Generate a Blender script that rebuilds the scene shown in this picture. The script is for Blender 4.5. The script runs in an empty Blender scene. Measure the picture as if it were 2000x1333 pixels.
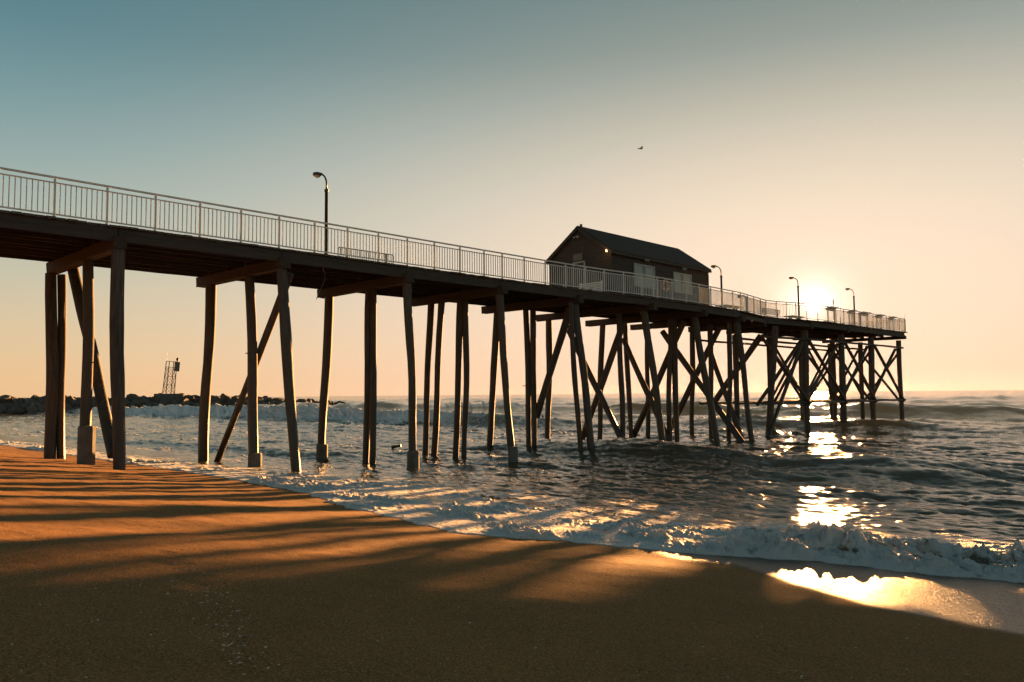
import bpy, math, random
import numpy as np
from mathutils import Matrix, Vector, Quaternion

sc = bpy.context.scene
COL = sc.collection
random.seed(7)
rng = np.random.default_rng(11)
R = math.radians

# ------------------------------------------------------------------ camera
# world: x along the shore, y out to sea, z up, 0 = mean sea level
F_PX = 1550.0
PITCH = R(3.798); TH = R(44.194); ROLL = math.atan(.0090668)
EYE = Vector((0, 0, 2.9))
_f0 = Vector((-math.sin(TH), math.cos(TH), 0)); _r0 = Vector((math.cos(TH), math.sin(TH), 0)); _u0 = Vector((0, 0, 1))
FW = math.cos(PITCH)*_f0 + math.sin(PITCH)*_u0
_u1 = -math.sin(PITCH)*_f0 + math.cos(PITCH)*_u0
RT = math.cos(ROLL)*_r0 - math.sin(ROLL)*_u1
UP = math.sin(ROLL)*_r0 + math.cos(ROLL)*_u1
cam = bpy.data.cameras.new('camera'); cam_o = bpy.data.objects.new('camera', cam); COL.objects.link(cam_o)
sc.camera = cam_o
cam.sensor_width = 36; cam.lens = F_PX/2000*36; cam.clip_start = .05; cam.clip_end = 20000
_m = Matrix((RT, UP, -FW)).transposed().to_4x4(); _m.translation = EYE; cam_o.matrix_world = _m

# ------------------------------------------------------------------ sky, sun, exposure
SUN_EL = R(5.63); SUN_AZ = R(-23.3)
SUN_DIR = Vector((math.sin(SUN_AZ)*math.cos(SUN_EL), math.cos(SUN_AZ)*math.cos(SUN_EL), math.sin(SUN_EL)))
EXPO = 2.55
sc.view_settings.view_transform = 'Standard'; sc.view_settings.look = 'None'
sc.view_settings.exposure = EXPO; sc.view_settings.gamma = 1
sc.view_settings.use_curve_mapping = False

def lin(c):
    return tuple((v/255/12.92 if v/255 <= .04045 else ((v/255+.055)/1.055)**2.4) for v in c)

world = bpy.data.worlds.new('World'); sc.world = world; world.use_nodes = True
def build_world():
    nt = world.node_tree; N = nt.nodes; L = nt.links; N.clear()
    def math_(op, a, b=None, c=None):
        n = N.new('ShaderNodeMath'); n.operation = op
        for i, v in enumerate((a, b, c)):
            if v is None: continue
            if isinstance(v, (int, float)): n.inputs[i].default_value = v
            else: L.new(v, n.inputs[i])
        return n.outputs[0]
    sky = N.new('ShaderNodeTexSky'); sky.sky_type = 'NISHITA'; sky.sun_disc = False
    sky.sun_elevation = SUN_EL; sky.sun_rotation = SUN_AZ
    sky.air_density = 1.0; sky.dust_density = .4; sky.ozone_density = 2.0
    tc = N.new('ShaderNodeTexCoord')
    sep = N.new('ShaderNodeSeparateXYZ'); L.new(tc.outputs['Generated'], sep.inputs[0])
    el = math_('MAXIMUM', sep.outputs['Z'], 0.0)
    dot = N.new('ShaderNodeVectorMath'); dot.operation = 'DOT_PRODUCT'
    L.new(tc.outputs['Generated'], dot.inputs[0]); dot.inputs[1].default_value = SUN_DIR
    cosg = math_('MINIMUM', dot.outputs['Value'], 1.0)
    gam = math_('ARCCOSINE', cosg)
    def ramp(stops, fac):
        r = N.new('ShaderNodeValToRGB'); cr = r.color_ramp; cr.interpolation = 'B_SPLINE'
        cr.elements[0].position = stops[0][0]; cr.elements[0].color = (*lin(stops[0][1]), 1)
        cr.elements[1].position = stops[-1][0]; cr.elements[1].color = (*lin(stops[-1][1]), 1)
        for p, c in stops[1:-1]:
            e = cr.elements.new(p); e.color = (*lin(c), 1)
        L.new(fac, r.inputs[0]); return r.outputs[0]
    away = ramp([(0, (228, 186, 142)), (.06, (222, 192, 152)), (.15, (190, 188, 168)), (.27, (140, 165, 164)), (.39, (88, 131, 139)), (.6, (74, 104, 112)), (1, (76, 92, 100))], el)
    toward = ramp([(0, (240, 200, 176)), (.06, (242, 208, 183)), (.15, (240, 215, 191)), (.27, (224, 208, 186)), (.40, (142, 150, 140)), (.6, (84, 108, 114)), (1, (76, 92, 100))], el)
    mr = N.new('ShaderNodeMapRange'); mr.interpolation_type = 'SMOOTHSTEP'
    L.new(gam, mr.inputs['Value']); mr.inputs['From Min'].default_value = 1.02; mr.inputs['From Max'].default_value = .1
    mix = N.new('ShaderNodeMix'); mix.data_type = 'RGBA'
    L.new(mr.outputs[0], mix.inputs['Factor']); L.new(away, mix.inputs['A']); L.new(toward, mix.inputs['B'])
    # the physical sky modulates the graded one, so it falls off away from the sun as real skies do
    g = N.new('ShaderNodeGamma'); g.inputs['Gamma'].default_value = .22; L.new(sky.outputs[0], g.inputs['Color'])
    mod = N.new('ShaderNodeMix'); mod.data_type = 'RGBA'; mod.blend_type = 'MULTIPLY'; mod.inputs['Factor'].default_value = .28
    L.new(mix.outputs['Result'], mod.inputs['A']); L.new(g.outputs[0], mod.inputs['B'])
    # aureole and disc of the sun itself
    a1 = math_('MULTIPLY', math_('EXPONENT', math_('MULTIPLY', gam, -1/.014)), 3.2)
    a2 = math_('MULTIPLY', math_('EXPONENT', math_('MULTIPLY', gam, -1/.14)), .03)
    disc = math_('MULTIPLY', math_('LESS_THAN', gam, .0075), 40.0)
    s = math_('ADD', math_('ADD', a1, a2), disc)
    tint = N.new('ShaderNodeVectorMath'); tint.operation = 'SCALE'; tint.inputs[0].default_value = (1.0, .84, .64); L.new(s, tint.inputs['Scale'])
    addv = N.new('ShaderNodeVectorMath'); addv.operation = 'ADD'
    L.new(mod.outputs['Result'], addv.inputs[0]); L.new(tint.outputs[0], addv.inputs[1])
    sca = N.new('ShaderNodeVectorMath'); sca.operation = 'SCALE'; sca.inputs['Scale'].default_value = 10/(2**EXPO)
    L.new(addv.outputs[0], sca.inputs[0])
    bg = N.new('ShaderNodeBackground'); bg.inputs['Strength'].default_value = .1
    L.new(sca.outputs[0], bg.inputs['Color'])
    out = N.new('ShaderNodeOutputWorld'); L.new(bg.outputs[0], out.inputs[0])
build_world()

sun = bpy.data.lights.new('sun', 'SUN'); sun_o = bpy.data.objects.new('sun', sun); COL.objects.link(sun_o)
sun.energy = 5.0; sun.angle = R(.53); sun.color = (1.0, .455, .14)
sun_o.rotation_euler = (-SUN_DIR).to_track_quat('-Z', 'Y').to_euler(); sun_o.location = (-20, 60, 30)

sc.cycles.use_denoising = True
sc.cycles.max_bounces = 6; sc.cycles.diffuse_bounces = 3; sc.cycles.glossy_bounces = 3
sc.cycles.volume_bounces = 0; sc.cycles.caustics_reflective = False; sc.cycles.caustics_refractive = False
sc.cycles.sample_clamp_indirect = 6; sc.cycles.sample_clamp_direct = 0

# ------------------------------------------------------------------ pixel helpers
def ray(px, py): return F_PX*FW + (px-1000)*RT - (py-666.5)*UP
def onp(px, py, ax, val):
    d = ray(px, py); t = (val-EYE[ax])/d[ax]; return EYE + d*t
def depth(p): return (Vector(p)-EYE).dot(FW)

def sand_z(y):
    y = np.asarray(y, float)
    # steep foreshore, flatter where the swash runs, flat berm behind the camera
    up = .95 + .132*(8-y)
    flat = .95 + .132*8 + .55*(1-np.exp(np.minimum((y)/6., 0)))
    low = .95 - .088*(y-8)
    return np.where(y > 8, low, np.where(y < 0, flat, up))
def on_sand(px, py):
    d = ray(px, py); lo, hi = .2/1550, 120/1550
    for _ in range(60):
        t = (lo+hi)/2; p = EYE+d*t
        if p.z > float(sand_z(p.y)): lo = t
        else: hi = t
    return EYE+d*lo
def table(pts):
    q = sorted([(p.x, p.y) for p in (on_sand(*a) for a in pts)])
    return np.array([a for a, b in q]), np.array([b for a, b in q])
# edge of the wet ground, and the front of the water itself
_ex, _ey = table([(0,870),(240,905),(400,928),(500,945),(600,965),(660,987),(760,1010),(880,1040),(1000,1052),(1100,1057),(1240,1074),(1310,1093),(1440,1110),(1520,1140),(1700,1190),(1850,1217),(2000,1245)])
_bx, _by = table([(0,870),(240,905),(400,928),(500,945),(600,965),(660,987),(760,1010),(880,1040),(1000,1052),(1100,1057),(1240,1072),(1370,1083),(1500,1093),(1600,1097),(1750,1117),(1870,1127),(2000,1140)])
def wet_edge(x): return np.interp(x, _ex, _ey)
def water_edge(x):
    w = .10*np.sin(x*5.1+1)+.06*np.sin(x*11.3)+.04*np.sin(x*23.7+2)
    return np.interp(x, _bx, _by)+w*.5

# ------------------------------------------------------------------ node material helpers
class M:
    def __init__(s, name):
        s.m = bpy.data.materials.new(name); s.m.use_nodes = True
        s.nt = s.m.node_tree; s.N = s.nt.nodes; s.L = s.nt.links
        s.b = s.N['Principled BSDF']; s.out = s.N['Material Output']
    def set(s, **k):
        for a, v in k.items():
            s.b.inputs[a.replace('_', ' ')].default_value = v
        return s
    def coord(s, kind='Object', scale=(1, 1, 1)):
        t = s.N.new('ShaderNodeTexCoord'); mp = s.N.new('ShaderNodeMapping'); mp.inputs['Scale'].default_value = scale
        if kind == 'World':
            t = s.N.new('ShaderNodeNewGeometry'); s.L.new(t.outputs['Position'], mp.inputs[0])
        else: s.L.new(t.outputs[kind], mp.inputs[0])
        return mp.outputs[0]
    def noise(s, vec, scale, detail=4, rough=.55):
        n = s.N.new('ShaderNodeTexNoise'); n.inputs['Scale'].default_value = scale
        n.inputs['Detail'].default_value = detail; n.inputs['Roughness'].default_value = rough
        s.L.new(vec, n.inputs['Vector']); return n.outputs['Fac']
    def ramp(s, fac, stops):
        r = s.N.new('ShaderNodeValToRGB'); cr = r.color_ramp
        cr.elements[0].position = stops[0][0]; cr.elements[0].color = (*stops[0][1], 1)
        cr.elements[1].position = stops[-1][0]; cr.elements[1].color = (*stops[-1][1], 1)
        for p, c in stops[1:-1]:
            e = cr.elements.new(p); e.color = (*c, 1)
        s.L.new(fac, r.inputs[0]); return r.outputs[0]
    def math(s, op, a, b=0.0, clamp=False):
        n = s.N.new('ShaderNodeMath'); n.operation = op; n.use_clamp = clamp
        for i, v in enumerate((a, b)):
            if isinstance(v, (int, float)): n.inputs[i].default_value = v
            else: s.L.new(v, n.inputs[i])
        return n.outputs[0]
    def mix(s, f, a, b, blend='MIX'):
        n = s.N.new('ShaderNodeMix'); n.data_type = 'RGBA'; n.blend_type = blend
        for k, v in (('Factor', f), ('A', a), ('B', b)):
            if isinstance(v, (int, float)): n.inputs[k].default_value = v
            elif isinstance(v, tuple): n.inputs[k].default_value = (*v, 1)
            else: s.L.new(v, n.inputs[k])
        return n.outputs['Result']
    def link(s, o, name): s.L.new(o, s.b.inputs[name]); return s
    def bump(s, h, strength=.4, dist=.02):
        n = s.N.new('ShaderNodeBump'); n.inputs['Strength'].default_value = strength; n.inputs['Distance'].default_value = dist
        s.L.new(h, n.inputs['Height']); s.L.new(n.outputs[0], s.b.inputs['Normal']); return n
    def attr(s, name):
        n = s.N.new('ShaderNodeAttribute'); n.attribute_name = name; return n.outputs['Fac']
    def objrand(s):
        return s.N.new('ShaderNodeObjectInfo').outputs['Random']

def wood(name, dark, light, grain=(14, 14, 1.2), rough=.85, tide=False):
    m = M(name); v = m.coord('World', grain)
    n = m.noise(v, 1.6, 6, .65); n2 = m.noise(m.coord('World'), .9, 3)
    c = m.ramp(n, [(.3, dark), (.7, light)])
    c = m.mix(m.math('MULTIPLY', n2, .5), c, tuple(x*.55 for x in dark))
    c = m.mix(m.math('MULTIPLY', m.objrand(), .6), c, tuple(x*.6 for x in light))
    if tide:   # dark weed and wet timber up to the tide mark
        g = m.N.new('ShaderNodeNewGeometry'); sp = m.N.new('ShaderNodeSeparateXYZ'); m.L.new(g.outputs['Position'], sp.inputs[0])
        t = m.math('ADD', sp.outputs['Z'], m.math('MULTIPLY', m.noise(m.coord('World'), 2.2, 4), 1.6))
        f = m.ramp(t, [(.0, (1, 1, 1)), (1, (0, 0, 0))])
        mr = m.N.new('ShaderNodeMapRange'); m.L.new(t, mr.inputs[0]); mr.inputs[1].default_value = 2.3; mr.inputs[2].default_value = 3.7; mr.inputs[3].default_value = 1; mr.inputs[4].default_value = 0
        c = m.mix(m.math('MULTIPLY', mr.outputs[0], .85), c, (.011, .011, .007))
        r = m.math('SUBTRACT', rough, m.math('MULTIPLY', mr.outputs[0], .35)); m.link(r, 'Roughness')
    else: m.set(Roughness=rough)
    m.link(c, 'Base Color'); m.bump(n, .55, .02)
    return m.m
MAT = {}
MAT['pile'] = wood('pile_timber', (.020, .017, .014), (.115, .098, .080), (9, 9, .8), .8, tide=True)
MAT['beam'] = wood('beam_timber', (.025, .021, .017), (.075, .062, .048), (8, 1.2, 10))
MAT['cap'] = wood('cap_timber', (.020, .016, .012), (.062, .047, .035), (1.2, 9, 10))
MAT['plank'] = wood('plank_timber', (.06, .05, .042), (.15, .125, .10), (1.5, 12, 12))
def simple(name, col, rough=.5, metal=0., nscale=6, var=.25, bump=.1, dist=.005, spec=None):
    m = M(name); v = m.coord('World'); n = m.noise(v, nscale, 5, .6)
    m.link(m.ramp(n, [(.3, tuple(c*(1-var) for c in col)), (.7, tuple(min(1, c*(1+var)) for c in col))]), 'Base Color')
    m.set(Roughness=rough, Metallic=metal); m.bump(m.noise(v, nscale*8, 4), bump, dist)
    return m.m
MAT['rail'] = simple('rail_paint', (.55, .57, .55), .42, 0, 5, .12)
MAT['concrete'] = simple('concrete', (.10, .10, .09), .9, 0, 3, .35, .5, .02)
MAT['dark_metal'] = simple('dark_metal', (.045, .045, .042), .45, .6, 8, .2)
MAT['steel'] = simple('galvanised_steel', (.30, .29, .27), .45, .7, 8, .25)
MAT['rust'] = simple('rusty_steel', (.16, .075, .035), .8, .2, 12, .4)
MAT['siding'] = wood('siding', (.026, .021, .017), (.062, .05, .04), (1.6, 1.6, 14), .8)
MAT['roof'] = simple('roof_shingle', (.036, .029, .022), .9, 0, 30, .35, .6, .01)
MAT['trim'] = simple('trim_paint', (.26, .30, .285), .5, 0, 6, .1)
MAT['blind'] = simple('window_blind', (.28, .35, .335), .6, 0, 4, .06)
MAT['sign'] = simple('signboard', (.10, .10, .09), .6, 0, 6, .2)
MAT['rock'] = simple('jetty_rock', (.09, .075, .06), .85, 0, .9, .5, .8, .15)
MAT['bench'] = simple('bench_wood', (.15, .12, .09), .7, 0, 8, .3)
MAT['orange'] = simple('ring_orange', (.65, .13, .03), .5, 0, 6, .15)
MAT['white_paint'] = simple('white_paint', (.75, .74, .70), .5, 0, 6, .1)
MAT['bird'] = simple('bird_feather', (.12, .11, .10), .8, 0, 20, .3)
MAT['shell'] = simple('shell', (.55, .48, .40), .5, 0, 20, .4)
MAT['weed'] = simple('weed', (.05, .035, .02), .8, 0, 20, .4)
def glass_mat():
    m = M('window_glass'); m.set(Base_Color=(.03, .04, .04, 1), Roughness=.08); return m.m
MAT['glass'] = glass_mat()
def lamp_mat(name, col, st):
    m = M(name); m.set(Base_Color=(.8, .7, .5, 1)); m.b.inputs['Emission Color'].default_value = (*col, 1); m.b.inputs['Emission Strength'].default_value = st; return m.m
MAT['lit'] = lamp_mat('lit_lamp', (1, .5, .18), 1.0)
MAT['lens'] = simple('lamp_lens', (.62, .52, .40), .35, 0, 6, .1)

# ------------------------------------------------------------------ mesh / object helpers
def new_obj(name, me, parent=None, mat=None, loc=None, rot=None, scale=None):
    o = bpy.data.objects.new(name, me); COL.objects.link(o)
    if me is not None and mat is not None and not me.materials: me.materials.append(mat)
    if parent is not None: o.parent = parent
    if loc is not None: o.location = loc
    if rot is not None:
        o.rotation_mode = 'QUATERNION'; o.rotation_quaternion = rot
    if scale is not None: o.scale = scale
    return o
def tag(o, label=None, cat=None, group=None, kind=None):
    if label: o['label'] = label
    if cat: o['category'] = cat
    if group: o['group'] = group
    if kind: o['kind'] = kind
    return o
def empty(name, loc=(0, 0, 0), rz=0):
    o = bpy.data.objects.new(name, None); COL.objects.link(o); o.location = loc; o.rotation_euler = (0, 0, rz); o.empty_display_size = .2
    return o
def mesh(name, v, f, mat=None, smooth=False):
    me = bpy.data.meshes.new(name); me.from_pydata([tuple(p) for p in v], [], f); me.update()
    if mat: me.materials.append(mat)
    if smooth: me.polygons.foreach_set('use_smooth', [True]*len(me.polygons))
    return me
BOXF = [(0,3,2,1),(4,5,6,7),(0,1,5,4),(1,2,6,5),(2,3,7,6),(3,0,4,7)]
def box_v(x0, x1, y0, y1, z0, z1):
    return [(x0,y0,z0),(x1,y0,z0),(x1,y1,z0),(x0,y1,z0),(x0,y0,z1),(x1,y0,z1),(x1,y1,z1),(x0,y1,z1)]
class MB:
    """collects boxes and tubes into one mesh"""
    def __init__(s): s.v = []; s.f = []
    def add(s, v, f):
        n = len(s.v); s.v += [tuple(p) for p in v]; s.f += [tuple(i+n for i in q) for q in f]; return s
    def box(s, *b): return s.add(box_v(*b), BOXF)
    def bar(s, a, b, w, h, up=(0, 0, 1)):
        a = Vector(a); b = Vector(b); d = (b-a).normalized(); u = Vector(up)
        if abs(d.dot(u)) > .98: u = Vector((1, 0, 0))
        x = d.cross(u).normalized(); z = x.cross(d).normalized()
        v = [p+x*sx*w/2+z*sz*h/2 for p in (a, b) for sx, sz in ((-1,-1),(1,-1),(1,1),(-1,1))]
        return s.add(v, BOXF)
    def tube(s, pts, r, n=8, cap=True):
        pts = [Vector(p) for p in pts]; rr = r if isinstance(r, (list, tuple)) else [r]*len(pts)
        v = []; f = []
        for i, p in enumerate(pts):
            d = (pts[min(i+1, len(pts)-1)]-pts[max(i-1, 0)]).normalized()
            u = Vector((1, 0, 0)) if abs(d.x) < .9 else Vector((0, 1, 0))
            x = d.cross(u).normalized(); y = d.cross(x)
            for k in range(n):
                a = 2*math.pi*k/n; v.append(p+(x*math.cos(a)+y*math.sin(a))*rr[i])
        for i in range(len(pts)-1):
            for k in range(n):
                f.append((i*n+k, i*n+(k+1) % n, (i+1)*n+(k+1) % n, (i+1)*n+k))
        if cap:
            f.append(tuple(range(n))[::-1]); f.append(tuple((len(pts)-1)*n+k for k in range(n)))
        return s.add(v, f)
    def mesh(s, name, mat=None, smooth=False): return mesh(name, s.v, s.f, mat, smooth)
    def obj(s, name, mat, parent=None, smooth=False):
        return new_obj(name, s.mesh(name, mat, smooth), parent)
def smooth_by_angle(me, deg=40):
    try: me.set_sharp_from_angle(angle=R(deg))
    except Exception: pass
def beam_mesh(name, mat, segs=5, j=.03, seed=0, axis=0):
    """unit beam along x from -.5..+.5 with worn, uneven arrises"""
    r = random.Random(seed); v = []; f = []
    for i in range(segs+1):
        x = -.5+i/segs
        for sy, sz in ((-1,-1),(1,-1),(1,1),(-1,1)):
            for ch in range(2):   # chamfered corners: two points each
                a = .44 if ch == 0 else .5; b = .5 if ch == 0 else .44
                if sy*sz < 0: a, b = b, a
                v.append((x+(r.uniform(-.004, .004) if 0 < i < segs else 0), sy*(a+r.uniform(-j, j)*.5), sz*(b+r.uniform(-j, j)*.5)))
    for i in range(segs):
        for k in range(8): f.append((i*8+k, i*8+(k+1) % 8, (i+1)*8+(k+1) % 8, (i+1)*8+k))
    f.append(tuple(range(8))[::-1]); f.append(tuple(segs*8+k for k in range(8)))
    return mesh(name, v, f, mat)
def place_beam(name, me, a, b, w, h, parent):
    a = Vector(a); b = Vector(b); d = b-a; L = d.length; d.normalize()
    up = Vector((0, 0, 1)) if abs(d.z) < .98 else Vector((0, 1, 0))
    y = up.cross(d).normalized(); z = d.cross(y)
    q = Matrix((d, y, z)).transposed().to_quaternion()
    return new_obj(name, me, parent, None, (a+b)/2, q, (L, w, h))
def timber(name, a, b, r0, r1, mat, parent, seed, wob=.03, n=12, segs=12):
    """round timber from a to b, tapered, with knots, flats and a slightly wandering axis"""
    r = random.Random(seed); a = Vector(a); b = Vector(b); d = (b-a).normalized(); L = (b-a).length
    u = Vector((0, 1, 0)); x = d.cross(u).normalized(); y = d.cross(x)
    ph = [r.uniform(0, 6.28) for _ in range(6)]; prof = [1+r.uniform(-.06, .06) for _ in range(n)]
    v = []; f = []
    for i in range(segs+1):
        t = i/segs; e = math.sin(math.pi*t)
        c = a+(b-a)*t+(x*math.sin(3.1*t*2+ph[0])+y*math.sin(2.3*t*2+ph[1])+x*.4*math.sin(9*t+ph[2]))*wob*e*min(1, L/6)
        rad = (r0+(r1-r0)*t)*(1+.05*math.sin(7*t+ph[3])+r.uniform(-.035, .035))
        for k in range(n):
            an = 2*math.pi*k/n
            q = rad*prof[k]*(1+r.uniform(-.03, .03))
            v.append(c+(x*math.cos(an)+y*math.sin(an))*q)
    for i in range(segs):
        for k in range(n): f.append((i*n+k, i*n+(k+1) % n, (i+1)*n+(k+1) % n, (i+1)*n+k))
    f.append(tuple(range(n))[::-1]); f.append(tuple(segs*n+k for k in range(n)))
    me = mesh(name, v, f, mat, True); smooth_by_angle(me, 50)
    return new_obj(name, me, parent)

# ------------------------------------------------------------------ noise tiles (numpy) for sea and sand relief
def rand_tile(n, L, kmin, kmax, power=1.0, seed=0, direc=None, spread=1.0):
    """periodic random field of unit rms, wavelengths L-limited to kmin..kmax (wavelengths in m: lmax=kmin)"""
    g = np.random.default_rng(seed)
    k = np.fft.fftfreq(n, L/n)*2*np.pi; kx, ky = np.meshgrid(k, k, indexing='xy'); kk = np.hypot(kx, ky)
    lo, hi = 2*np.pi/kmax, 2*np.pi/kmin
    amp = np.where((kk > lo) & (kk < hi), np.maximum(kk, 1e-6)**-power, 0)
    if direc is not None:
        ang = np.abs((kx*direc[0]+ky*direc[1])/np.maximum(kk, 1e-6)); amp = amp*(.12+ang**(2*spread))
    F = amp*(g.normal(size=(n, n))+1j*g.normal(size=(n, n)))
    h = np.fft.ifft2(F).real; s = h.std()
    F = F/s; h = h/s
    kk[0, 0] = 1
    dx = np.fft.ifft2(1j*kx/kk*F).real; dy = np.fft.ifft2(1j*ky/kk*F).real
    return h.astype(np.float32), dx.astype(np.float32), dy.astype(np.float32), L, n
def samp(t, x, y, c=0):
    a, L, n = t[c], t[3], t[4]
    u = (x/L % 1.0)*n; v = (y/L % 1.0)*n
    i = np.floor(u).astype(np.int32) % n; j = np.floor(v).astype(np.int32) % n
    fu = u-np.floor(u); fv = v-np.floor(v); i1 = (i+1) % n; j1 = (j+1) % n
    return (a[j, i]*(1-fu)*(1-fv)+a[j, i1]*fu*(1-fv)+a[j1, i]*(1-fu)*fv+a[j1, i1]*fu*fv)
def sstep(a, b, x):
    t = np.clip((x-a)/(b-a), 0, 1); return t*t*(3-2*t)
def grid_mesh(name, V, F, mats, attrs={}, smooth=True):
    me = bpy.data.meshes.new(name)
    me.vertices.add(len(V)); me.vertices.foreach_set('co', np.ascontiguousarray(V, np.float32).ravel())
    nF = len(F); me.loops.add(nF*4); me.loops.foreach_set('vertex_index', np.ascontiguousarray(F, np.int32).ravel())
    me.polygons.add(nF); me.polygons.foreach_set('loop_start', np.arange(0, nF*4, 4, dtype=np.int32)); me.polygons.foreach_set('loop_total', np.full(nF, 4, np.int32))
    me.polygons.foreach_set('use_smooth', np.ones(nF, bool) if smooth else np.zeros(nF, bool))
    me.update(calc_edges=True)
    for k, a in attrs.items():
        at = me.attributes.new(k, 'FLOAT', 'POINT'); at.data.foreach_set('value', np.ascontiguousarray(a, np.float32).ravel())
    for m in mats: me.materials.append(m)
    return me

# ------------------------------------------------------------------ beach
def build_beach():
    xs = np.unique(np.concatenate([np.linspace(-600, -80, 40), np.linspace(-80, -30, 170), np.linspace(-30, 6, 560), np.linspace(6, 60, 60), np.linspace(60, 400, 20)]))
    ys = np.unique(np.concatenate([np.linspace(-250, -8, 40), np.linspace(-8, 1, 60), np.linspace(1, 12.5, 330), np.linspace(12.5, 60, 40)]))
    X, Y = np.meshgrid(xs, ys)
    n1 = rand_tile(256, 40, 3, 20, 1.2, 1); n2 = rand_tile(256, 9, .5, 4, 1.0, 2); n3 = rand_tile(512, 5, .05, .4, .6, 3)
    Z = sand_z(Y)
    wet = sstep(-.02, .30, Y-wet_edge(X)+.05*samp(n2, X, Y))
    dry = 1-sstep(-1.5, .5, Y-wet_edge(X))
    near = (np.hypot(X, Y) < 45)
    Z = Z+.020*samp(n1, X, Y)*dry+.006*samp(n2, X, Y)*(.25+.75*dry)+.0022*samp(n3, X, Y)*(.62+.38*dry)*near
    # a faint trodden line running down the beach
    p0 = on_sand(330, 1075); p1 = on_sand(470, 1290)
    d = Vector((p1.x-p0.x, p1.y-p0.y)); Ld = d.length; d.normalize()
    t = (X-p0.x)*d.x+(Y-p0.y)*d.y; s = -(X-p0.x)*d.y+(Y-p0.y)*d.x+.08*np.sin(t*2.5)
    m = np.exp(-(s/.10)**2)*sstep(-1, .3, t)*(1-sstep(Ld-.2, Ld+1, t))
    Z = Z-m*.005*(1+.8*samp(n2, X*2.2, Y*2.2))
    V = np.stack([X, Y, Z], -1).reshape(-1, 3); ny, nx = X.shape
    I = np.arange(ny*nx).reshape(ny, nx); F = np.stack([I[:-1, :-1], I[:-1, 1:], I[1:, 1:], I[1:, :-1]], -1).reshape(-1, 4)
    m = M('beach_sand'); v = m.coord('World')
    w = m.attr('wet')
    n = m.noise(v, 1.3, 4); fine = m.noise(v, 75, 4, .85); mid = m.noise(v, 38, 4, .6)
    c = m.ramp(n, [(.25, (.180, .084, .026)), (.75, (.235, .111, .035))])
    c = m.mix(m.math('MULTIPLY', m.ramp(fine, [(.48, (0, 0, 0)), (.70, (1, 1, 1))]), .9), c, (.50, .285, .125))
    c = m.mix(m.math('MULTIPLY', m.ramp(fine, [(.30, (1, 1, 1)), (.47, (0, 0, 0))]), .9), c, (.03, .019, .010))
    c = m.mix(w, c, (.07, .042, .022))
    spk = m.noise(v, 130, 1, .5)
    c = m.mix(m.math('MULTIPLY', m.ramp(spk, [(.70, (0, 0, 0)), (.76, (1, 1, 1))]), m.math('SUBTRACT', 1.0, w)), c, (.72, .50, .30))
    m.link(c, 'Base Color')
    rr = m.mix(w, (.92, .92, .92), (.36, .36, .36)); m.link(rr, 'Roughness')
    h = m.math('ADD', m.math('MULTIPLY', fine, .6), m.math('MULTIPLY', mid, .9))
    hb = m.math('ADD', m.math('MULTIPLY', h, m.math('SUBTRACT', 1.0, m.math('MULTIPLY', w, .35))), m.math('MULTIPLY', m.math('MULTIPLY', m.noise(v, 24, 3, .75), w), 3.6))
    gl = m.ramp(m.noise(v, 42, 3, .8), [(.40, (.04, .04, .04)), (.62, (1, 1, 1))])
    m.link(m.math('ADD', .10, m.math('MULTIPLY', m.math('MULTIPLY', w, gl), .55)), 'Specular IOR Level')
    m.bump(hb, .8, .012)
    o = new_obj('beach', grid_mesh('beach', V, F, [m.m], {'wet': wet}))
    tag(o, 'brown sand beach sloping down to the water', kind='structure')
build_beach()

# ------------------------------------------------------------------ sea
def wave_h(x, y):
    """height of the long waves and their foam (0..1); crests run along the shore as in the photograph"""
    n = lambda x0, a, b: np.exp(-((x-x0)/np.where(x < x0, a, b))**4)
    wig = .6*np.sin(x*.11+.7)+.35*np.sin(x*.29+2)+.15*np.sin(x*.83)
    fx = 1+.22*np.sin(x*.21+1.3)+.15*np.sin(x*.57+.4)
    H = np.zeros_like(x); Fo = np.zeros_like(x)
    def add(yc, h, wf, wb, foam=0, f0=-2.5, f1=.6):
        nonlocal H, Fo
        d = y-yc; p = np.where(d < 0, np.exp(-np.abs(d/wf)**1.7), np.exp(-np.abs(d/wb)**1.6)); H = H+h*p
        if not np.isscalar(foam) or foam > 0:
            Fo = np.maximum(Fo, foam*sstep(f0, f0*.6, d)*(1-sstep(0, f1, d)))
    add(88+wig*1.6, 1.35*fx*.9, 3.6, 8, .95*n(-95, 40, 50)*(.5+.5*np.sin(x*.13+1)), -3, .8)
    add(51.5+wig*1.2, 1.35*(.72+.28*fx)*n(-95, 90, 52), 1.9, 4.5, n(-90, 75, 38), -3.8, .9)
    add(58.5+wig, .8*fx*n(-22, 16, 26), 2.6, 3.4, .5*n(-33, 4, 4), -.6, .5)
    add(29.6+wig*.8, .62*fx*n(-17, 13, 14), 2.6, 3.4)
    add(23.6+wig*.5, .16*n(-25, 8, 9), 1.0, 1.6)
    add(18.4+(x+36)*.14+wig*.3, .30*n(-38, 18, 13), .9, 1.6)
    add(22.5+wig*.6, .12*n(-3, 7, 14), 1.2, 1.8)
    add(39+wig, .24*fx*n(5, 24, 40), 2.2, 3.)
    add(39+wig, .28*fx*n(-70, 40, 26), 2.0, 3.)
    add(70+wig*1.4, .5*fx, 3, 5); add(128+wig*2, .8*fx, 4, 9); add(175+wig*3, .8*fx, 5, 11); add(240+wig*4, .9*fx, 6, 14)
    return H, Fo

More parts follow.
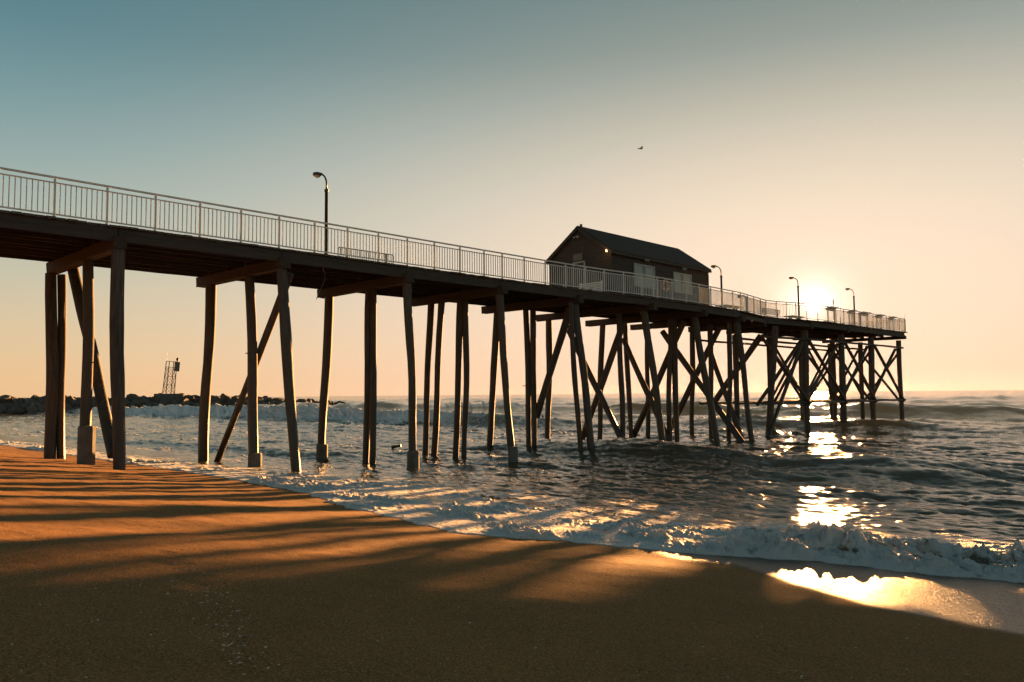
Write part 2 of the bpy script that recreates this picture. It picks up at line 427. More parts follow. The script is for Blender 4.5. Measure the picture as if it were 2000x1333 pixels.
def build_sea():
    deg = np.concatenate([np.linspace(-95, -80, 24, endpoint=False), np.linspace(-80, -8, 860, endpoint=False), np.linspace(-8, 70, 60)])
    rs = [5.5]
    while rs[-1] < 2500:
        r = rs[-1]; k = .0033 if r < 24 else .0042 if r < 45 else .0060 if r < 110 else .014 if r < 400 else .05
        rs.append(r*(1+k))
    rs = np.array(rs); A, Rr = np.meshgrid(np.radians(deg), rs)
    X = (np.sin(A)*Rr); Y = (np.cos(A)*Rr)
    ye = water_edge(X); s = Y-ye
    ze = sand_z(np.minimum(ye, 11.9))
    base = np.where(s > 0, ze*np.clip(1-np.maximum(s, 0)/14, 0, 1)**1.35, ze+(-s)*0)
    # chop
    T1 = rand_tile(512, 71, 2.5, 18, 1.6, 21, (.2, 1), 3); T2 = rand_tile(512, 17.3, .5, 4.0, 1.5, 22, (.1, 1), 1.5)
    T3 = rand_tile(512, 7.9, .20, 1.3, 1.3, 23, (.15, 1), 1.2)
    a1 = .062*sstep(11, 34, Y)+.05*sstep(60, 120, Y); a2 = .036*sstep(10, 22, Y)*(1-.6*sstep(150, 500, Rr)); a3 = (.003+.0135*sstep(10, 19, Y))*(1-sstep(60, 110, Rr))
    a1 = a1*(1-sstep(1500, 5000, Rr)); a2 = a2*(1-sstep(400, 1200, Rr))
    H = base+a1*samp(T1, X, Y)+a2*samp(T2, X, Y)+a3*samp(T3, X, Y)
    ch = 1.25
    DX = -ch*(a1*samp(T1, X, Y, 1)+a2*samp(T2, X, Y, 1)+a3*samp(T3, X, Y, 1)); DY = -ch*(a1*samp(T1, X, Y, 2)+a2*samp(T2, X, Y, 2)+a3*samp(T3, X, Y, 2))
    Wh, foam = wave_h(X, Y); H = H+Wh
    # forward lean of the steep crests
    lean = sstep(.7, 1.6, Wh); DY = DY-lean*.5
    # swash foam near the edge
    N1 = rand_tile(512, 23, .8, 6, 1.0, 31); N2 = rand_tile(512, 11, .16, .9, .9, 32); N3 = rand_tile(512, 4.1, .05, .26, .7, 33)
    n1 = samp(N1, X*.55, Y*1.5); n2 = samp(N2, X*.8, Y*1.25); n3 = samp(N3, X, Y)
    wband = np.interp(X, [-60, -30, -22, -17, -12, -8, -5, 4], [2.0, 2.8, 4.2, 6.0, 7.6, 7.6, 5.5, 5.0])
    fs = (1-sstep(.40, 1.15, s/wband+.22*n1))*sstep(-.15, .02, s)
    foam = np.maximum(foam, fs*np.clip(.80+.15*n1+.12*n2+.2*(1-sstep(.1, .9, s)), .25, 1))
    # far thin streaks of foam through the surf zone on the left
    streak = sstep(.9, 1.8, samp(N1, X*.35+7, Y*1.2)+.25*n2)*sstep(12, 15, Y)*(1-sstep(45, 70, Y))*sstep(-14, -26, X)
    foam = np.maximum(foam, .55*streak)
    foam = np.maximum(foam, .75*(1-sstep(0, 9, np.abs(Y-46+.0*X)))*sstep(.5, 1.5, samp(N1, X*.3, Y*.8+3))*sstep(-35, -55, X))
    # the shore-break bore on the right: a low tumbling front of foam
    hb = np.interp(X, [-13, -8.2, -6.6, -5.2, -4, -2.5, 6], [0, .0, .04, .12, .17, .24, .32])
    yc = np.interp(X, _bx, _by)+.85+.25*np.sin(X*1.9+1)+.15*np.sin(X*4.7)+.22*n1
    d = Y-yc
    pb = np.where(d < 0, np.exp(-np.abs(d/.55)**2.0), np.exp(-np.abs(d/1.9)**1.6))
    Hb = hb*pb*np.clip(1+.45*n1, .3, 1.8)*sstep(-.1, .4, s)
    bf = sstep(-1.25, -.9, d)*(1-sstep(.3, 1.5+.5*n1, d))*sstep(.05, .16, hb)
    foam = np.maximum(foam, bf*np.clip(.70+.18*n2+.08*n1-.22*sstep(.2, 1.2, d), .2, 1))
    # foam stands proud in clumps: fractal billows (round tops, creased valleys)
    N4 = rand_tile(512, 13.7, .40, 1.1, 1.0, 41); N5 = rand_tile(512, 7.3, .15, .42, 1.0, 42); N6 = rand_tile(512, 3.1, .055, .16, .8, 43)
    yy = Y+1.2*(Hb+Wh)
    b4 = np.abs(samp(N4, X, yy)); b5 = np.abs(samp(N5, X+.05*samp(N4, X, yy), yy)); b6 = np.abs(samp(N6, X, yy))
    far = 1+1.5*sstep(30, 50, Rr)
    amp = foam*sstep(-.02, .25, s)*far
    clump = sstep(-.2, 1.3, n1)
    H = H+Hb+amp*((.35+1.3*clump)*(.020*b5+.011*b6)+bf*(.055*b4*sstep(.0, .5, s)+.034*b5+.018*b6)+.012*clump*b4)
    DY = DY-amp*bf*.10*(b4-.8)
    fw = foam*sstep(36, 50, Y); q1 = np.abs(samp(N1, X*1.1, Y*1.3+2*Wh)); H = H+fw*(.15*q1+.08*b4); DY = DY-fw*.25*(q1-.8)
    # rounded leading lip, buried below the sand landward of the edge
    lip = .016*(1-np.exp(-np.maximum(s, 0)/.07))
    H = H+np.where(s > 0, lip, -.25)
    H = np.where(s <= 0, sand_z(Y)-.10, np.maximum(H, sand_z(Y)+.004+lip*.5))
    DX = DX*sstep(.0, .6, s); DY = DY*sstep(.0, .6, s)
    V = np.stack([X+DX, Y+DY, H], -1).reshape(-1, 3)
    ny, nx = X.shape; I = np.arange(ny*nx).reshape(ny, nx); F = np.stack([I[:-1, :-1], I[1:, :-1], I[1:, 1:], I[:-1, 1:]], -1)
    F = F[..., ::-1]
    keep = (s[:-1, :-1] > -.12) | (s[1:, 1:] > -.12)
    F = F[keep]
    used = np.zeros(ny*nx, bool); used[F.ravel()] = True; re = np.cumsum(used)-1
    # ---- material
    m = M('sea_water'); v = m.coord('World')
    fo = m.attr('foam')
    lace = m.noise(m.coord('World', (1, 1.5, 1)), 3.2, 5, .65); bub = m.noise(v, 26, 4, .7)
    vor = m.N.new('ShaderNodeTexVoronoi'); vor.feature = 'DISTANCE_TO_EDGE'; vor.inputs['Scale'].default_value = 4.2; wv = m.N.new('ShaderNodeVectorMath'); wv.operation = 'ADD'; wn = m.N.new('ShaderNodeTexNoise'); wn.inputs['Scale'].default_value = 3.0; m.L.new(v, wn.inputs['Vector']); ws = m.N.new('ShaderNodeVectorMath'); ws.operation = 'SCALE'; ws.inputs['Scale'].default_value = .5; m.L.new(wn.outputs['Color'], ws.inputs[0]); m.L.new(m.coord('World', (1, 1.7, 1)), wv.inputs[0]); m.L.new(ws.outputs[0], wv.inputs[1]); m.L.new(wv.outputs[0], vor.inputs['Vector'])
    hole = m.math('MULTIPLY', m.math('SUBTRACT', .22, vor.outputs['Distance'], True), 1.6)
    k = m.math('ADD', m.math('MULTIPLY', fo, 1.55), m.math('ADD', m.math('MULTIPLY', lace, 1.1), m.math('ADD', m.math('MULTIPLY', bub, .5), hole)))
    mr = m.N.new('ShaderNodeMapRange'); mr.interpolation_type = 'SMOOTHSTEP'; m.L.new(k, mr.inputs[0]); mr.inputs[1].default_value = 1.45; mr.inputs[2].default_value = 2.05
    f = m.math('MULTIPLY', mr.outputs[0], m.math('GREATER_THAN', fo, .02))
    m.set(Base_Color=(.105, .090, .058, 1), Roughness=.07, IOR=1.333)
    rip = m.noise(m.coord('World', (1, 1.6, 1)), 2.6, 5, .6); rip2 = m.noise(m.coord('World', (1, 1.3, 1)), 16, 3, .6)
    bh = m.math('ADD', m.math('MULTIPLY', rip, 1.0), m.math('MULTIPLY', rip2, .4))
    bp = m.bump(bh, .5, .032)
    # thin crests let the low sun through
    tr = m.N.new('ShaderNodeBsdfTranslucent'); tr.inputs['Color'].default_value = (.40, .36, .22, 1); m.L.new(bp.outputs[0], tr.inputs['Normal'])
    mw = m.N.new('ShaderNodeMixShader'); mw.inputs[0].default_value = .22; m.L.new(m.b.outputs[0], mw.inputs[1]); m.L.new(tr.outputs[0], mw.inputs[2])
    fb = m.N.new('ShaderNodeBsdfPrincipled'); fb.inputs['Base Color'].default_value = (.88, .89, .87, 1); fb.inputs['Roughness'].default_value = .5
    b2 = m.N.new('ShaderNodeBump'); b2.inputs['Strength'].default_value = 1.0; b2.inputs['Distance'].default_value = .06; m.L.new(m.noise(v, 34, 4, .7), b2.inputs['Height']); m.L.new(b2.outputs[0], fb.inputs['Normal'])
    ft = m.N.new('ShaderNodeBsdfTranslucent'); ft.inputs['Color'].default_value = (.75, .75, .72, 1); m.L.new(b2.outputs[0], ft.inputs['Normal'])
    mf = m.N.new('ShaderNodeMixShader'); mf.inputs[0].default_value = .22; m.L.new(fb.outputs[0], mf.inputs[1]); m.L.new(ft.outputs[0], mf.inputs[2])
    mx = m.N.new('ShaderNodeMixShader'); m.L.new(f, mx.inputs[0]); m.L.new(mw.outputs[0], mx.inputs[1]); m.L.new(mf.outputs[0], mx.inputs[2])
    m.L.new(mx.outputs[0], m.out.inputs[0])
    me = grid_mesh('sea', V[used], re[F], [m.m], {'foam': foam.reshape(-1)[used]})
    o = new_obj('sea', me); tag(o, 'grey green sea with foamy swash and breaking waves', kind='structure')
    # spray thrown up along the bore and at the far breaking crests
    g = np.random.default_rng(5); n = 9000
    cand = np.where(used.reshape(ny, nx) & (((bf > .55) & (d < .4)) | ((fs > .7) & (n1 > .9))))
    pick = g.integers(0, len(cand[0]), n); P = V.reshape(ny, nx, 3)[cand[0][pick], cand[1][pick]]
    P = P+np.stack([g.normal(0, .06, n), g.normal(0, .06, n), np.abs(g.normal(0, .065, n))+.006], -1)
    sz = g.uniform(.0018, .0055, n)
    ov = np.array([(1,0,0),(-1,0,0),(0,1,0),(0,-1,0),(0,0,1),(0,0,-1)], float); of = np.array([(0,2,4),(2,1,4),(1,3,4),(3,0,4),(2,0,5),(1,2,5),(3,1,5),(0,3,5)])
    vv = (P[:, None, :]+ov[None]*sz[:, None, None]).reshape(-1, 3); ff = (of[None]+6*np.arange(n)[:, None, None]).reshape(-1, 3)
    dm = M('spray_drop'); dm.set(Base_Color=(.7, .72, .72, 1), Roughness=.2)
    me = mesh('spray', vv.tolist(), ff.tolist(), dm.m, True)
    tag(new_obj('spray', me), 'white droplets flung up from the foam', kind='stuff')
build_sea()

# ------------------------------------------------------------------ pier
DECK = 7.64
RAIL_PTS = [(-23.0, -9.2), (-23.0, 20), (-22.96, 26), (-22.8, 29.5), (-22.5, 32.2), (-22.45, 37), (-22.6, 40.5), (-22.7, 42.7), (-23.12, 45.1), (-23.52, 47.5), (-23.4, 48.7), (-22.83, 50.4), (-22.4, 53.8), (-22.1, 69.05)]
_rx = np.array([p[0] for p in RAIL_PTS]); _ry = np.array([p[1] for p in RAIL_PTS])
def near_x(y): return float(np.interp(y, _ry, _rx))
FAR_X = -28.6
END_Y = 69.15
BENTS = [-7.0, -2.0, 3.0, 8.0, 13.0, 18.05, 22.9, 27.75, 33.0, 37.9, 42.4, 47.0, 52.0, 57.4, 62.8, 68.6]
CAP_T = DECK-.07-.26      # top of the cap beams
CAP_H = .36

pier = empty('fishing_pier', (-26, 20, 0)); pier_inv = Matrix.Translation((26, -20, 0))
tag(pier, 'long dark timber fishing pier on leaning piles running out into the surf', 'pier')
pier.location = (0, 0, 0)

def build_deck():
    n = 300; y0, y1 = -8.6, END_Y; w = (y1-y0)/n
    ms = [beam_mesh('deck_plank', MAT['plank'], 2, .02, 40+i) for i in range(4)]
    r = random.Random(3)
    for i in range(n):
        y = y0+(i+.5)*w; a = near_x(y)+.10+r.uniform(-.035, .05); b = FAR_X-.1+r.uniform(-.04, .04)
        place_beam('deck_plank', ms[i % 4], (b, y, DECK-.035+r.uniform(-.006, .006)), (a, y+r.uniform(-.004, .004), DECK-.035+r.uniform(-.006, .006)), w*.95, .07, pier)
    ms = [beam_mesh('stringer', MAT['beam'], 6, .05, 60+i) for i in range(4)]
    lines = 9
    for bi in range(len(BENTS)-1):
        ya, yb = BENTS[bi]-.0, BENTS[bi+1]
        for k in range(lines):
            t = k/(lines-1)
            xa = near_x(ya)-.02-t*(near_x(ya)-FAR_X-.1); xb = near_x(yb)-.02-t*(near_x(yb)-FAR_X-.1)
            if k == 0 and 43 < (ya+yb)/2 < 52: xa -= .15; xb -= .15
            z = DECK-.07-.13
            off = .09*(1 if (bi+k) % 2 else -1) if k not in (0, lines-1) else 0
            place_beam('stringer', ms[(bi+k) % 4], (xa+off, ya-.2+.21*(k in (0, lines-1)), z+r.uniform(-.008, .004)), (xb+off, yb+.2-.21*(k in (0, lines-1)), z+r.uniform(-.008, .004)), .16, .26, pier)
    # second, lower edge beam that shows as a lighter band along the near side
    ms2 = [beam_mesh('edge_beam', MAT['beam'], 8, .06, 70+i) for i in range(3)]
    for bi in range(len(BENTS)-1):
        ya, yb = BENTS[bi]+.02, BENTS[bi+1]-.02
        place_beam('edge_beam', ms2[bi % 3], (near_x(ya)+.085, ya, DECK-.07-.29), (near_x(yb)+.085, yb, DECK-.07-.29+r.uniform(-.02, .02)), .08, .19, pier)
    ms = [beam_mesh('cap_beam', MAT['cap'], 6, .05, 80+i) for i in range(4)]
    far_end = {27.75: onp(942, 615, 1, 27.75).x, 33.0: onp(1047, 628, 1, 33.0).x, 37.9: onp(1145, 636, 1, 37.9).x, 42.4: onp(1233, 641, 1, 42.4).x, 47.0: onp(1346, 652, 1, 47.0).x}
    for bi, y in enumerate(BENTS):
        e = .34 if y < 45 else .15
        place_beam('cap_beam', ms[bi % 4], (far_end.get(y, FAR_X-.2)+r.uniform(-.1, .1), y+r.uniform(-.03, .03), CAP_T-CAP_H/2), (near_x(y)+e+r.uniform(-.06, .06), y, CAP_T-CAP_H/2+r.uniform(-.02, .02)), .36, CAP_H, pier) if y < 50 else place_beam('cap_beam', ms[bi % 4], (FAR_X-.2, y, CAP_T-.13), (near_x(y)+e, y, CAP_T-.13), .36, .26, pier)
build_deck()

SEED = [100]
BOLT = MB().tube([(-.5, 0, 0), (.5, 0, 0)], .5, 6).mesh('bolt', MAT['dark_metal'])
def bent_timber(name, y, top, foot, wpx, kind='pile', z_end=-1.6, dy=0.0, cap_at=None, taper=.90):
    """a round timber in the plane of one bent, from two points of its centre line in the photograph"""
    yy = y+dy; a = onp(*top, 1, yy); b = onp(*foot, 1, yy)
    d = (b-a)
    if kind == 'pile':
        ztop = CAP_T-CAP_H+.02
        a2 = a+d*((ztop-a.z)/d.z); b2 = a+d*((z_end-a.z)/d.z)
    else:
        a2 = a; b2 = b if z_end is None else a+d*((z_end-a.z)/d.z)
    r = wpx/2*depth(a*.5+b*.5)/F_PX
    SEED[0] += 1
    return timber(name, a2, b2, r, r*taper if kind == 'pile' else r, MAT['pile'], pier, SEED[0], .05 if kind == 'pile' else .02)
def collar(y, px, y0, y1, wpx, pile):
    """square concrete jacket cast round the foot of a pile"""
    a = onp(px, y0, 1, y); b = onp(px, y1, 1, y); r = wpx/2*depth(b)/F_PX
    mb = MB(); n = 8; v = []; f = []
    zs = [(-1.2, 1.0), (a.z-.06, .97), (a.z, .88)]
    for z, s in zs:
        for k in range(n):
            an = 2*math.pi*(k+.5)/n; v.append((b.x+math.cos(an)*r*s*1.06, y+math.sin(an)*r*s*1.06, z))
    for i in range(len(zs)-1):
        for k in range(n): f.append((i*n+k, i*n+(k+1) % n, (i+1)*n+(k+1) % n, (i+1)*n+k))
    f.append(tuple(2*n+k for k in range(n)))
    mb.add(v, f); o = mb.obj('concrete_collar', MAT['concrete'], pile); return o
def bolts(pile, y, px, py, wpx):
    a = onp(px, py, 1, y); r = wpx/2*depth(a)/F_PX
    new_obj('bolt', BOLT, pile, None, a+Vector((0, 0, 0)), Quaternion((0, 0, 1), .3), (r*2+.22, .035, .035))

B = {k: y for k, y in zip(range(-2, 14), BENTS)}   # B[1] = first bent in view at the left
# bent 1
p = bent_timber('pile', B[1], (231, 490), (229, 912), 26)
p = bent_timber('pile', B[1], (172, 515), (168, 900), 21); collar(B[1], 168, 832, 902, 31, p); bolts(p, B[1], 172, 709, 20)
bent_timber('pile', B[1], (100, 500), (98, 890), 22); bent_timber('pile', B[1], (121, 520), (122, 892), 16, dy=.35)
bent_timber('brace', B[1], (142, 522), (222, 890), 22, 'brace', None, .42)
# bent 2
bent_timber('pile', B[2], (550, 528), (578, 915), 21)
p = bent_timber('pile', B[2], (487, 545), (497, 890), 19); collar(B[2], 498, 885, 909, 26, p); bolts(p, B[2], 491, 690, 18)
bent_timber('pile', B[2], (412, 557), (399, 895), 20)
bent_timber('brace', B[2], (567, 535), (425, 900), 14, 'brace', -.6, .36)
# bent 3
p = bent_timber('pile', B[3], (795, 558), (807, 913), 17); collar(B[3], 807, 881, 914, 24, p)
bent_timber('pile', B[3], (720, 575), (713, 910), 13); bent_timber('pile', B[3], (729, 575), (729, 910), 13, dy=.1)
p = bent_timber('pile', B[3], (643, 583), (629, 900), 17); collar(B[3], 629, 868, 901, 22, p)
# bent 4
p = bent_timber('pile', B[4], (976, 578), (1001, 908), 15); collar(B[4], 1002, 873, 908, 20, p)
bent_timber('pile', B[4], (899, 592), (889, 893), 13); bent_timber('pile', B[4], (909, 592), (908, 893), 12, dy=.12)
bent_timber('pile', B[4], (842, 603), (830, 875), 13); bent_timber('pile', B[4], (862, 603), (847, 875), 13, dy=.1)
# bent 5
bent_timber('pile', B[5], (1124, 602), (1154, 866), 15); bent_timber('pile', B[5], (1118, 640), (1131, 866), 11, dy=-.3)
p = bent_timber('pile', B[5], (1027, 612), (1034, 863), 11); bolts(p, B[5], 1030, 754, 12)
bent_timber('pile', B[5], (1041, 612), (1043, 864), 12, dy=.1)
bent_timber('pile', B[5], (971, 617), (957, 863), 14)
bent_timber('brace', B[5], (1113, 603), (1048, 815), 14, 'brace', None, .3)
# bent 6
bent_timber('pile', B[6], (1257, 602), (1296, 875), 14); bent_timber('pile', B[6], (1210, 645), (1216, 868), 11)
bent_timber('pile', B[6], (1072, 628), (1071, 862), 12)
bent_timber('brace', B[6], (1219, 628), (1135, 862), 13, 'brace', -.8, .28); bent_timber('brace', B[6], (1104, 632), (1213, 858), 12, 'brace', -.8, -.28)
# bent 7
bent_timber('pile', B[7], (1358, 626), (1398, 856), 13); bent_timber('pile', B[7], (1310, 640), (1308, 852), 11); bent_timber('pile', B[7], (1317, 640), (1321, 852), 11, dy=.15)
bent_timber('pile', B[7], (1221, 640), (1232, 848), 10); bent_timber('pile', B[7], (1177, 638), (1170, 848), 11)
bent_timber('brace', B[7], (1336, 628), (1238, 852), 12, 'brace', -.8, .28); bent_timber('brace', B[7], (1217, 662), (1300, 850), 11, 'brace', -.8, -.28)
# bent 8
bent_timber('pile', B[8], (1440, 638), (1468, 857), 12); bent_timber('pile', B[8], (1387, 645), (1390, 850), 10); bent_timber('pile', B[8], (1424, 654), (1425, 823), 10)
bent_timber('pile', B[8], (1264, 640), (1265, 849), 9)
bent_timber('brace', B[8], (1294, 648), (1440, 852), 12, 'brace', -.8, -.3); bent_timber('brace', B[8], (1405, 640), (1305, 845), 11, 'brace', -.8, .3)
# bent 9 and the pier head: regular rows
bent_timber('pile', B[9], (1513, 652), (1501, 856), 12, 'pile'); bent_timber('pile', B[9], (1438, 660), (1440, 840), 10); bent_timber('pile', B[9], (1352, 660), (1352, 830), 10)
bent_timber('brace', B[9], (1486, 656), (1392, 790), 11, 'brace', None, .3); bent_timber('brace', B[9], (1388, 690), (1448, 856), 10, 'brace', -.8, -.3)
ROWS = [lambda y: near_x(y)-.42, lambda y: -25.6, lambda y: -28.2]
for bi in range(10, 14):
    y = B[bi]
    for k, fx in enumerate(ROWS):
        x = fx(y); w = (.225 if k == 0 and bi < 13 else .19)
        SEED[0] += 1; timber('pile', (x, y, CAP_T-CAP_H+.02), (x-.05+.1*random.random(), y, -1.8), w, w*.92, MAT['pile'], pier, SEED[0], .03)
def stick(name, a, b, r):
    SEED[0] += 1; return timber(name, a, b, r, r, MAT['pile'], pier, SEED[0], .015, 8, 6)
for bi in range(9, 13):
    ya, yb = B[bi], B[bi+1]
    for k, fx in enumerate(ROWS):
        xa, xb = fx(ya), fx(yb); o = .26 if k == 0 else .22
        zt, zl = 6.25, 2.15
        if k == 0 or (k == 1 and bi > 9):
            stick('brace', (xa+o, ya+.1, zt), (xb+o, yb-.1, zl-.1), .115 if k == 0 else .095)
            stick('brace', (xa-o, ya+.1, zl-.1), (xb-o, yb-.1, zt), .115 if k == 0 else .095)
        stick('girt', (xa+o*.9, ya-.3, zl), (xb+o*.9, yb+.25, zl-.02), .085)
        stick('girt', (xa+o*.9, ya-.3, zt+.12), (xb+o*.9, yb+.25, zt+.1), .075)
for bi in range(10, 14):   # cross bracing within the head bents
    y = B[bi]
    for k in range(1):
        xa, xb = ROWS[k](y), ROWS[k+1](y)
        stick('brace', (xa, y+.3, 6.2), (xb, y+.3, 2.0), .10); stick('brace', (xa, y-.3, 2.0), (xb, y-.3, 6.2), .10)
stick('brace', onp(1567, 668, 0, -22.62), onp(1500, 856, 0, -23.2), .12)
# cable hanging under the deck
c0 = onp(634, 533, 0, -24.2); cab = [c0+Vector((0, .02*math.sin(i), 0)) for i in range(1)]
pts = [onp(*q, 0, -24.2) for q in ((628, 520), (634, 533), (635, 545), (631, 556), (626, 565), (621, 576), (618, 585))]
MB().tube(pts, .012, 5).obj('hanging_cable', MAT['steel'], pier)
# water spout pipe in the third bent's collar
pp = onp(815, 882, 1, B[3]-.3)
MB().tube([pp+Vector((-.25, .1, 0)), pp, pp+Vector((.06, -.02, -.02))], .035, 8).obj('drain_pipe', MAT['rust'], pier)
pts = [pp+Vector((.06+.05*i, -.02*i, -.02-.028*i*i*.6)) for i in range(8)]
dm = M('running_water'); dm.set(Base_Color=(.6, .6, .58, 1), Roughness=.1)
tag(MB().tube(pts, [.014, .013, .012, .014, .012, .015, .017, .02], 6).obj('water_jet', dm.m, None, True), 'thin water jet running from the pier pile collar into the swash', 'water jet')

# ------------------------------------------------------------------ railings
def build_railing(near):
    root = empty('railing', (near_x(0) if near else FAR_X, 0, DECK)); inv = -root.location
    P = lambda *p: Vector(p)+inv
    if near:
        tag(root, 'pale metal baluster railing along the beach-facing edge of the pier deck', 'railing', 'pier railings')
        ys = [6.40+1.305*i for i in range(-11, 13)]+[23.09+1.325*i for i in range(0, 15)]+[42.66, 43.9, 45.1, 46.4, 47.5, 48.69, 49.53, 50.33]+[51.6+1.342*i for i in range(0, 14)]
        ys = sorted(y for y in ys if y < 69.06)
        if 69.05-ys[-1] < .5: ys[-1] = 69.05
        else: ys.append(69.05)
        path = [(near_x(y), y) for y in ys]
    else:
        tag(root, 'pale metal railing along the far edge and seaward end of the pier', 'railing', 'pier railings')
        path = [(-22.1+.0, 69.05)]; n = 5
        path = [(-22.1-.06-i*(-22.16-FAR_X)/n, 69.05) for i in range(n+1)]+[(FAR_X, 69.05-1.33*i) for i in range(1, 58)]
    HT, H2, HB = 1.07, .925, .085
    me_post = MB().box(-.025, .025, -.025, .025, 0, HT-.02).mesh('post', MAT['rail'])
    me_bal = MB().box(-.0115, .0115, -.0115, .0115, HB, H2).mesh('baluster', MAT['rail'])
    for x, y in path: new_obj('post', me_post, root, None, P(x, y, DECK-.02))
    if near:   # the post that shows doubled where two runs meet
        new_obj('post', me_post, root, None, P(near_x(33.35), 33.35, DECK-.02))
    nb = 0; rest = MB()
    for (xa, ya), (xb, yb) in zip(path[:-1], path[1:]):
        a = Vector((xa, ya, DECK)); b = Vector((xb, yb, DECK)); L = (b-a).length
        for z, nm, w in ((HT, 'top_rail', .06), (H2, 'mid_rail', .04), (HB, 'bottom_rail', .045)):
            MB().bar(a+inv+Vector((0, 0, z)), b+inv+Vector((0, 0, z)), w, w*.8).obj(nm, MAT['rail'], root)
        n = max(3, round(L/.1305))
        for i in range(1, n):
            p = a+(b-a)*(i/n)
            vis = near and ya > 4.5
            if vis and nb < 300:
                new_obj('baluster', me_bal, root, None, p+inv); nb += 1
            else:
                q = p+inv; rest.box(q.x-.0115, q.x+.0115, q.y-.0115, q.y+.0115, q.z+HB, q.z+H2)
    tag(rest.obj('more_balusters', MAT['rail'], root), kind='stuff')
build_railing(True); build_railing(False)

